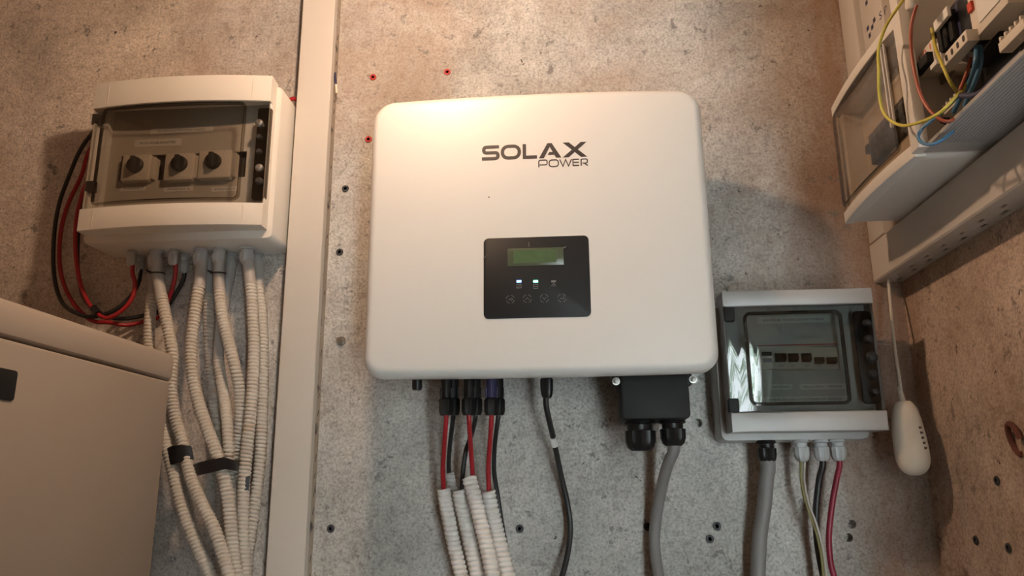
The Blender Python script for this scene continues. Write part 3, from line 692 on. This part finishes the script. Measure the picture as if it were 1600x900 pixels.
# ------------------------------------------------------------------ hoses under the left box
hose([(252, 462, -.052), (258, 490, -.054), (266, 530, -.056), (270, 560, -.058), (268, 610, -.060), (275, 655, -.064), (287, 695, -.072), (298, 745, -.084), (318, 793, -.094), (334, 825, -.098), (347, 863, -.101), (358, 900, -.106), (368, 945, -.108)], .0094,
     'white ribbed hose from the leftmost large gland, passing behind the cabinet corner', sleeve=[(245, 402, -.042), (246, 425, -.045), (249, 447, -.050), (253, 470, -.053)])
hose([(238, 462, -.028), (234, 500, -.034), (233, 545, -.036), (240, 610, -.045), (256, 680, -.062), (270, 735, -.074), (281, 780, -.082), (294, 820, -.086), (312, 862, -.088), (329, 900, -.088), (348, 945, -.088)], .0092,
     'white ribbed hose behind the leftmost one, lowest and leftmost beside the cabinet', sleeve=[(240, 405, -.020), (241, 430, -.021), (239, 470, -.026)])
hose([(311, 448, -.050), (304, 495, -.054), (299, 540, -.058), (300, 580, -.062), (309, 625, -.068), (322, 665, -.074), (337, 705, -.080), (347, 735, -.083), (355, 770, -.085), (360, 815, -.085), (364, 860, -.085), (370, 900, -.087), (374, 945, -.090)], .0096,
     'white ribbed hose bowing left from the middle gland and crossing under the tape', sleeve=[(315, 402, -.042), (314, 425, -.044), (311, 452, -.050)])
hose([(326, 455, -.018), (326, 500, -.014), (328, 550, -.0125), (333, 605, -.0125), (336, 650, -.0125), (340, 700, -.0125), (345, 760, -.0125), (347, 820, -.0125), (348, 900, -.0125), (350, 945, -.0125)], .0088,
     'white ribbed hose tucked behind the one bowing left', sleeve=[(327, 405, -.020), (327, 430, -.020), (326, 460, -.018)])
hose([(343, 452, -.046), (347, 490, -.050), (356, 530, -.054), (367, 573, -.056), (375, 618, -.046), (375, 660, -.040), (370, 700, -.032), (368, 760, -.024), (372, 820, -.020), (375, 900, -.018), (376, 945, -.014)], .0094,
     'white ribbed hose slanting right from the third large gland', sleeve=[(344, 402, -.042), (342, 425, -.043), (343, 456, -.046)])
hose([(341, 560, -.034), (345, 590, -.038), (351, 627, -.048), (355, 663, -.058), (357, 700, -.061), (357, 740, -.057), (361, 780, -.054), (364, 840, -.053), (364, 900, -.055), (361, 945, -.058)], .0088,
     'white ribbed hose with a long grey sleeve between the middle hoses', sleeve=[(362, 408, -.015), (357, 440, -.018), (349, 480, -.022), (343, 520, -.028), (341, 566, -.034)])
hose([(392, 442, -.048), (395, 490, -.050), (397, 540, -.052), (395, 600, -.059), (391, 655, -.062), (386, 700, -.060), (382, 745, -.060), (380, 793, -.062), (380, 850, -.066), (383, 900, -.066), (389, 945, -.064)], .0094,
     'white ribbed hose straight down from the rightmost large gland', sleeve=[(387, 402, -.042), (389, 422, -.045), (392, 448, -.048)])
hose([(404, 448, -.026), (409, 490, -.028), (411, 540, -.030), (411, 600, -.031), (409, 660, -.032), (407, 713, -.032), (401, 767, -.034), (394, 820, -.036), (388, 860, -.037), (385, 900, -.037), (384, 945, -.036)], .0090,
     'white ribbed hose rightmost, beside the tall trunking', sleeve=[(404, 408, -.015), (404, 430, -.020), (404, 454, -.026)])
# loose red and black cables
zz = lambda *p: list(p)
cable('loose_cable', [(221, 408, -.015), (217, 440, -.020), (204, 463, -.028), (180, 484, -.036), (151, 494, -.038), (126, 492, -.034), (98, 474, -.028), (85, 433, -.022), (84, 375, -.020), (92, 320, -.020), (108, 275, -.022), (128, 230, -.020), (160, 190, -.006)], .0034, 'blackc', 'black cable making the widest loop left of the beige box', group='loose cables left of the beige box')
cable('loose_cable', [(208, 402, -.045), (207, 425, -.045), (211, 446, -.042), (205, 468, -.044), (188, 487, -.048), (165, 497, -.050), (143, 480, -.046), (127, 448, -.036), (119, 405, -.030), (118, 360, -.028), (124, 320, -.024), (140, 280, -.020), (175, 262, -.004)], .0034, 'red', 'red cable from the leftmost small gland looping behind the box', group='loose cables left of the beige box')
cable('loose_cable', [(273, 402, -.045), (274, 430, -.040), (265, 463, -.034), (250, 494, -.012), (226, 502, -.008), (197, 508, -.020), (172, 504, -.034), (142, 500, -.030), (112, 470, -.022), (95, 425, -.016), (94, 370, -.014), (106, 320, -.013), (127, 275, -.012), (140, 235, -.010), (170, 200, -.003)], .0034, 'red', 'red cable from the second small gland running low across to the left loop', group='loose cables left of the beige box')
cable('loose_cable', [(290, 410, -.015), (287, 435, -.014), (277, 455, -.012), (258, 482, -.009), (229, 492, -.009), (187, 498, -.022), (155, 489, -.028), (133, 468, -.022), (124, 440, -.016), (121, 413, -.014), (122, 370, -.012), (130, 320, -.010), (160, 270, -.004)], .0034, 'blackc', 'black cable forming the inner loop left of the beige box', group='loose cables left of the beige box')
MBt = MB().tube([at(146, 481, -.046), at(154, 490, -.050)], .0058, 10).build('tape_wrap', 'tape'); tag(MBt, 'small black tape band on the loose red and black loops', 'tape')
cable('loose_cable', [(436, 175, -.010), (447, 162, -.018), (457, 154, -.024), (464, 156, -.016)], .0036, 'red', 'short bit of red cable at the top right corner of the beige box')
# tape and ties
def band(pts_a, pts_b, d0, d1, name, lb, cat='tape'):
    """flattened wrap between two ends, height given by half-heights"""
    m = MB(); rings = []
    n = len(pts_a)
    for (a_, b_, yf, yb) in zip(pts_a, pts_b, d0, d1):
        A, B = at(*a_, yf), at(*b_, yf); A2, B2 = at(*a_, yb), at(*b_, yb); mid = (A - B) * .12
        rings.append([tuple(A), tuple(A - mid * .0 + (A2 - A) * .5), tuple(A2), tuple(B2), tuple(B + (B2 - B) * .5), tuple(B)])
    m.loft(rings); return tag(m.build(name, 'tape', sharp=60), lb, cat)
band([(257, 702), (268, 697), (284, 695), (299, 697)], [(257, 723), (268, 726), (284, 722), (303, 716)], [-.070, -.084, -.088, -.080], [-.050, -.050, -.052, -.058], 'tape_wrap', 'wide black tape band around two hoses beside the cabinet')
band([(299, 727), (312, 722), (330, 718), (350, 714), (362, 718), (374, 720)], [(302, 745), (314, 742), (332, 738), (352, 733), (364, 735), (372, 736)], [-.080, -.090, -.092, -.096, -.086, -.072], [-.066, -.072, -.066, -.050, -.038, -.036], 'tape_wrap', 'long slanting black tape band tying the middle hoses together')
band([(384, 745), (391, 743)], [(382, 766), (389, 766)], [-.068, -.066], [-.045, -.045], 'tape_wrap', 'narrow dark blue tape mark between the two right hoses')
def tie(px, py, Y, r, lb):
    c = at(px, py, Y); pts = [c + Vector((r * math.cos(a), r * math.sin(a), .0012 * math.sin(a))) for a in [k * math.pi / 8 for k in range(17)]]
    m = MB().tube(pts, .0013, 6); m.lathe([(0, .0024), (.010, .0010)], c + Vector((-r * .9, -r * .4, 0)), (-.4, -1, .2), 8)
    tag(m.build('cable_tie', 'tape'), lb, 'cable tie')
tie(247, 427, -.0455, .0104, 'black cable tie around the leftmost grey sleeve')
tie(342, 427, -.0432, .0104, 'black cable tie around the third large grey sleeve')

# ------------------------------------------------------------------ cabinet
CX = -.55; cy0 = -.105; ct = atx(272, 553, CX).z; seam = atx(140, 562, CX).z
t = thing('cabinet', 'tall taupe metal cabinet with lift-up lid in the lower left corner', 'cabinet', (-.88, -.45, ZF))
MB().loft([[(x, y, z) for x, y in ((CX - .66, cy0 - .01), (CX - .004, cy0 - .01), (CX - .002, cy0 - .7), (CX - .66, cy0 - .7))] for z in (ZF, seam - .004)]).build('carcass', 'cabinet', t)
def cabside(z0, z1, name, r):
    # panel in the y-z plane, thickness along x
    m = MB(lambda u, v, w: Vector((CX - .02 + w, -u, v)))
    m.rbox(-cy0, -cy0 + .72, z0, z1, 0, .02, r, .003); return m.build(name, 'cabinet', t)
cabside(ZF + .05, seam - .0012, 'side_panel', .004)
m = MB(); prof = [(CX - .66, 0), (CX - .008, 0), (CX - .001, .003), (CX, .008), (CX, ct - seam - .010), (CX - .003, ct - seam - .003), (CX - .010, ct - seam), (CX - .66, ct - seam)]
m.loft([[(x, y, z + seam + .0012) for x, z in prof] for y in (cy0 + .004, cy0 - .715)]); m.build('lid', 'cabinet', t)
p, q = atx(27, 580, CX), atx(27, 628, CX)
MB(lambda u, v, w: Vector((CX + w, -u, v))).rbox(-p.y, -p.y + .085, q.z, p.z, -.001, .0015, .004, .0006).build('display_window', 'gloss', t)

# ------------------------------------------------------------------ right wall: ducts
DX = WX - .520
t = thing('cable_trunking', 'cream vertical trunking in the right hand room corner above the smoked box', 'trunking', (WX, -.06, ZC))
MB(TR).box(.001, .060, .2225, ZC, 0, DX, .0015).build('cover', 'trunk', t)
t = thing('cable_trunking', 'second cream vertical trunking behind the top edge of the smoked box, marked P S', 'trunking', (WX, -.14, ZC))
MB(TR).box(.072, .150, .415, ZC, 0, DX - .004, .0015).build('cover', 'trunk', t)
for px, py, s, w_, h_ in ((1376, 24, 'S', .010, .012), (1384, 15, 'P', .010, .012)):
    c = atx(px, py, WX - DX + .004); text('marking', s, -c.y - .005, c.z - .006, w_, h_, DX - .0037, TR, 'navy', t)
for px, py in ((1356, 44), (1363, 42), (1359, 55), (1354, 4), (1366, 31)):
    c = atx(px, py, WX - DX + .004); MB(TR).box(-c.y - .004, -c.y + .004, c.z - .004, c.z + .003, DX - .004, DX - .0036).build('smudge', 'navy', t)
z0, z1 = .1605, .2205
t = thing('wiring_duct', 'grey horizontal wiring duct with slotted underside along the right wall', 'wiring duct', (WX, -.4, z0))
m = MB(TR)
def slotted(m, u0, u1, w0, w1, v, th, holes):
    us = sorted({u0, u1, *[h[0] for h in holes], *[h[1] for h in holes]})
    for a_, b_ in zip(us, us[1:]):
        hit = [h for h in holes if h[0] <= (a_ + b_) / 2 <= h[1]]
        if not hit: m.box(a_, b_, v, v + th, w0, w1); continue
        w = w0
        for h in sorted(hit, key=lambda h: h[2]):
            if h[2] > w: m.box(a_, b_, v, v + th, w, h[2])
            w = h[3]
        m.box(a_, b_, v, v + th, w, w1)
holes = []
for k in range(14):
    u = .012 + k * .05; holes.append((u, u + .017, .007, .0125)); 
    holes.append((u + .024, u + .036, .020, .0245))
slotted(m, .001, .74, 0, DX - .002, z0, .002, holes)
m.build('slotted_underside', 'trunk', t)
MB(TR).box(.004, .738, z0 + .0022, z0 + .0035, .004, DX - .004).build('inner_shade_plate', 'slotmark', t)  # dark sheet put in for the shade inside the duct
MB(TR).box(.001, .74, z0 + .002, z1, 0, .003).build('back_plate', 'trunk', t)
m = MB(TR); m.loft([[(u, z0 - .0005, DX - .014), (u, z0 - .0005, DX - .002), (u, z0 + .002, DX), (u, z1 - .001, DX), (u, z1, DX - .002), (u, z1, DX - .014), (u, z1 - .0015, DX - .014), (u, z1 - .0015, DX - .002), (u, z0 + .0015, DX - .002), (u, z0 + .0015, DX - .014)] for u in (0.0005, .742)])
m.build('cover', 'trunk', t)
MB(TR).box(.0006, .742, z1 - .0025, z1 - .0015, .001, DX - .014).build('top_side', 'trunk', t)

# ---- smoked box on the right wall
WF3 = WX - .440
u0, u1, v0, v1 = .110, .349, .2222, .4065
va, vb = .2385, .3915
BS, DS = wallbox('fuse_box', 'white wall box with smoked door mounted on the right wall above the duct', TR, u0, u1, v0, v1, (.0, .0, .0, .0), WF3 - .016, WF3 - .006, .006, va, vb, 'pvcbox3', 'clear3', 'clear3', 'panelL', (.16, .30, .29, .335), .080, rim_tint='light', pin=(.008, .026, .004, .004))
for k in range(8):
    bk = MB(TR).box(.162 + k * .017, .178 + k * .017, .291, .334, .07, .088, .0008).build('circuit_breaker', 'knob', BS)
    if k < 8: MB(TR).box(.165 + k * .017, .175 + k * .017, .306, .318, .088, .096, .001).build('toggle', 'blackm', bk)
for k in range(2):
    MB(TR).tube([Vector((WX - WF3 - .004, -.327 - k * .008, z)) for z in (.27, .30, .34, .378)], .0022 - k * .0006, 8).build('latch_bar', 'chrome', DS)

# ---- open enclosure
t = thing('open_enclosure', 'open white enclosure with exposed wiring at the upper right frame edge', 'enclosure', (WX, -.6, .2275))
u0, u1, v0, v1, wf = .351, .86, .2250, .80, WX - .452
m = MB(TR); m.box(u0, u1, v0, v1, 0, .004); m.build('back_plate', 'panelL', t)
MB(TR).box(u0, u0 + .003, v0, v1, .004, wf, .001).build('side_wall', 'pvcbox3', t)
MB(TR).box(u1 - .004, u1, v0, v1, .004, wf, .001).build('side_wall', 'pvcbox3', t)
m = MB(TR); m.box(u0 + .003, u1 - .004, v0, v0 + .004, .004, wf)
for k in range(24):
    w_ = .012 + k * .004; m.loft([[(u, v0, w_), (u, v0 - .0011, w_ + .001), (u, v0 - .0011, w_ + .002), (u, v0, w_ + .003)] for u in (u0 + .03, u1)])
m.build('ribbed_bottom_wall', 'pvcbox2', t)
MB(TR).box(u0 + .003, u1 - .004, v1 - .004, v1, .004, wf).build('top_wall', 'pvcbox3', t)
MB(TR).box(u0, u0 + .020, v0 - .0005, v1, wf - .002, WX - .442, .002).build('front_rim', 'pvcbox3', t)
ENC = t
def dev(name, far, near, hh, X, th, mat, ch=.001, parent=None):
    """a device whose front lies in the plane x = X, between two points of its centre line"""
    a_, b_ = atx(*far, X), atx(*near, X); u_0, u_1 = sorted((-a_.y, -b_.y)); u_0 = max(u_0, .3555); zc = (a_.z + b_.z) / 2
    return MB(TR).box(u_0, u_1, zc - hh, zc + hh, WX - X - th, WX - X, ch).build(name, mat, parent or ENC), (u_0, u_1, zc - hh, zc + hh, WX - X)
o, (a_, b_, c_, d_2, w_) = dev('circuit_breaker', (1431, 106), (1459, 82), .014, .464, .05, 'device')
text('red_print', '1 0 1', a_ + .003, c_ + .018, (b_ - a_) * .8, .007, w_ + .0003, TR, 'red_ink', o)
MB(TR).box(a_ + .002, b_ - .002, c_ + .001, c_ + .013, w_, w_ + .008, .002).build('toggle', 'blackm', o)
o, (a_, b_, c_, d_2, w_) = dev('circuit_breaker', (1458, 94), (1470, 84), .015, .468, .05, 'device')
MB(TR).box(a_ + .001, b_ - .001, c_ + .002, c_ + .009, w_, w_ + .006, .002).build('toggle', 'label', o)
o, (a_, b_, c_, d_2, w_) = dev('contactor', (1462, 66), (1512, 24), .024, .475, .05, 'navy')
for k in range(4): MB(TR).box(a_ + .003 + k * .013, a_ + .012 + k * .013, c_ + .004, d_2 - .008, w_, w_ + .007, .002).build('pole', 'blackm', o)
dev('name_plate', (1458, 40), (1480, 20), .006, .462, .004, 'label', parent=None)
dev('spacer_block', (1500, 40), (1524, 18), .030, .474, .05, 'black')
o, (a_, b_, c_, d_2, w_) = dev('meter', (1515, 24), (1570, -22), .024, .468, .06, 'device')
MB(TR).box(a_ + .003, a_ + .011, d_2 - .018, d_2 - .008, w_, w_ + .003).build('red_button', 'red_ink', o)
MB(TR).box(a_ + .016, b_ - .004, c_ + .010, d_2 - .004, w_, w_ + .0012).build('paper_label', 'label', o)
dev('relay', (1574, 6), (1625, -40), .03, .490, .05, 'sleeve')
def tstrip(far, near, hh, X, n, teeth=False):
    s_, (u_0, u_1, z_0, z_1, w_) = dev('terminal_strip', far, near, hh, X, .012, 'device', .0006)
    for k in range(n):
        uc = u_0 + (u_1 - u_0) * (k + .5) / n
        if teeth: MB(TR).box(uc - .0016, uc + .0016, z_1, z_1 + hh, w_ - .012, w_, .0005).build('divider', 'device', s_)
        else: MB(TR).rbox(uc - .0022, uc + .0022, (z_0 + z_1) / 2 - .0035, (z_0 + z_1) / 2 + .0035, w_ - .001, w_ + .0005, .002, .0002, 4).build('screw_hole', 'slot', s_)
tstrip((1475, 96), (1510, 54), .0065, .456, 4); tstrip((1470, 176), (1502, 150), .004, .478, 5, True); tstrip((1560, 74), (1600, 38), .005, .468, 5, True)
dev('rail', (1444, 142), (1486, 108), .008, .484, .004, 'steel')
dev('dark_base_block', (1496, 150), (1640, 32), .020, .505, .03, 'black'); dev('relay', (1508, 84), (1560, 42), .013, .485, .05, 'blackm')
dev('relay', (1575, 50), (1640, -5), .014, .500, .04, 'blackm')
c = atx(1480, 196, .490)
MB().lathe([(0, .010), (.014, .011), (.018, .008)], c, (-.9, .2, .3), 16).build('rubber_grommet', 'black', ENC)
def wx(name, pts, r, mat, lb, cat='wire'):
    P = smooth([atx(*p) for p in pts], .004); return tag(MB().tube(P, r, 10).build(name, mat, sharp=80), lb, cat, 'loose wires at the open enclosure')
wx('loose_wire', [(1425, -22, .43), (1409, 3, .425), (1386, 38, .42), (1373, 75, .415), (1373, 110, .41), (1374, 150, .41), (1383, 180, .412), (1408, 196, .418), (1440, 190, .425), (1470, 175, .435), (1495, 150, .447), (1500, 145, .452)], .0018, 'yellow', 'long yellow green wire drooping over the smoked box')
wx('loose_wire', [(1456, 45, .455), (1462, 75, .45), (1474, 105, .445), (1487, 132, .45), (1501, 146, .468), (1510, 128, .475)], .0018, 'yellow', 'yellow wire running down inside the open enclosure')
wx('loose_wire', [(1432, 8, .435), (1424, 40, .43), (1424, 80, .43), (1430, 118, .43), (1440, 152, .432), (1458, 178, .436), (1480, 190, .445), (1500, 180, .46)], .0019, 'brown', 'red brown wire with a white sleeve at its top')
wx('loose_wire', [(1500, 148, .47), (1480, 168, .455), (1460, 185, .445), (1440, 202, .435), (1435, 216, .432), (1445, 225, .432), (1465, 223, .438), (1490, 205, .46)], .0018, 'blue', 'blue wire hanging in a loop at the enclosure bottom edge')
wx('loose_wire', [(1526, 72, .47), (1524, 100, .465), (1515, 128, .476), (1500, 155, .478), (1490, 175, .480)], .0026, 'blue', 'blue wire coming straight down from the contactor')
wx('loose_wire', [(1532, 72, .475), (1532, 100, .47), (1522, 130, .47), (1508, 165, .47), (1512, 180, .48)], .0024, 'blue', 'blue wire right of the other one under the contactor')
wx('loose_wire', [(1500, 150, .45), (1530, 146, .455), (1560, 118, .462), (1600, 80, .475)], .0030, 'navy', 'dark wire bundle running right behind the ribbed wall')
wx('loose_wire', [(1517, 90, .48), (1510, 115, .475), (1500, 140, .468)], .0019, 'brown', 'short brown wire between contactor and terminals')
c = atx(1428, 4, .434); MB_ = MB().lathe([(0, .0075), (.016, .0070), (.019, .005)], c + Vector((0, 0, .012)), (-.1, .2, -1), 12).build('wire_sleeve', 'white_c'); tag(MB_, 'white plastic sleeve over the top of the red brown wire', 'sleeve')

# ------------------------------------------------------------------ hanging white sensor
PX_ = .512
t = thing('hanging_sensor', 'white rounded plastic pod hanging on a thin cord by the corner', 'sensor', atx(1409, 632, PX_))
P_ = smooth([atx(*p) for p in ((1388, 436, .535), (1390, 460, .530), (1394, 505, .523), (1399, 550, .517), (1405, 590, .513), (1410, 632, PX_))], .005)
MB().tube(P_, .0022, 10).build('cord', 'white_c', t)
A = atx(1405, 604, PX_); B = atx(1411, 632, PX_); MB().lathe([(0, .0028), ((B - A).length, .0052)], A, B - A, 14).build('strain_relief', 'white_c', t)
A = atx(1411, 628, PX_); B = atx(1431, 743, PX_); AX = (B - A).normalized(); L_ = (B - A).length
prof = [(0, .010), (.002, .0120), (.010, .0165), (.025, .0195), (.045, .0215), (.065, .0222)]
prof += [(L_ - .026 + .026 * math.sin(a), .0222 * math.cos(a) ** .8) for a in [k * math.pi / 2 / 8 for k in range(0, 8)]] + [(L_, .001)]
e1 = (Vector((1, -.3, 0)) - AX * Vector((1, -.3, 0)).dot(AX)).normalized(); e2 = AX.cross(e1)
m = MB(); m.loft([[tuple(A + AX * t_ + e1 * (r * math.cos(a)) + e2 * (r * .72 * math.sin(a))) for a in [k * math.pi / 12 for k in range(24)]] for t_, r in prof]); m.build('housing', 'white_c', t, sharp=60)
m = MB()
for k in range(5):
    c = atx(1436 + k * 2.1, 668 + k * 8, PX_ - .004); m.lathe([(0, .0022), (.003, .0012)], c, (1, -.6, 0), 6)
m.build('vent_mark', 'slot', t)
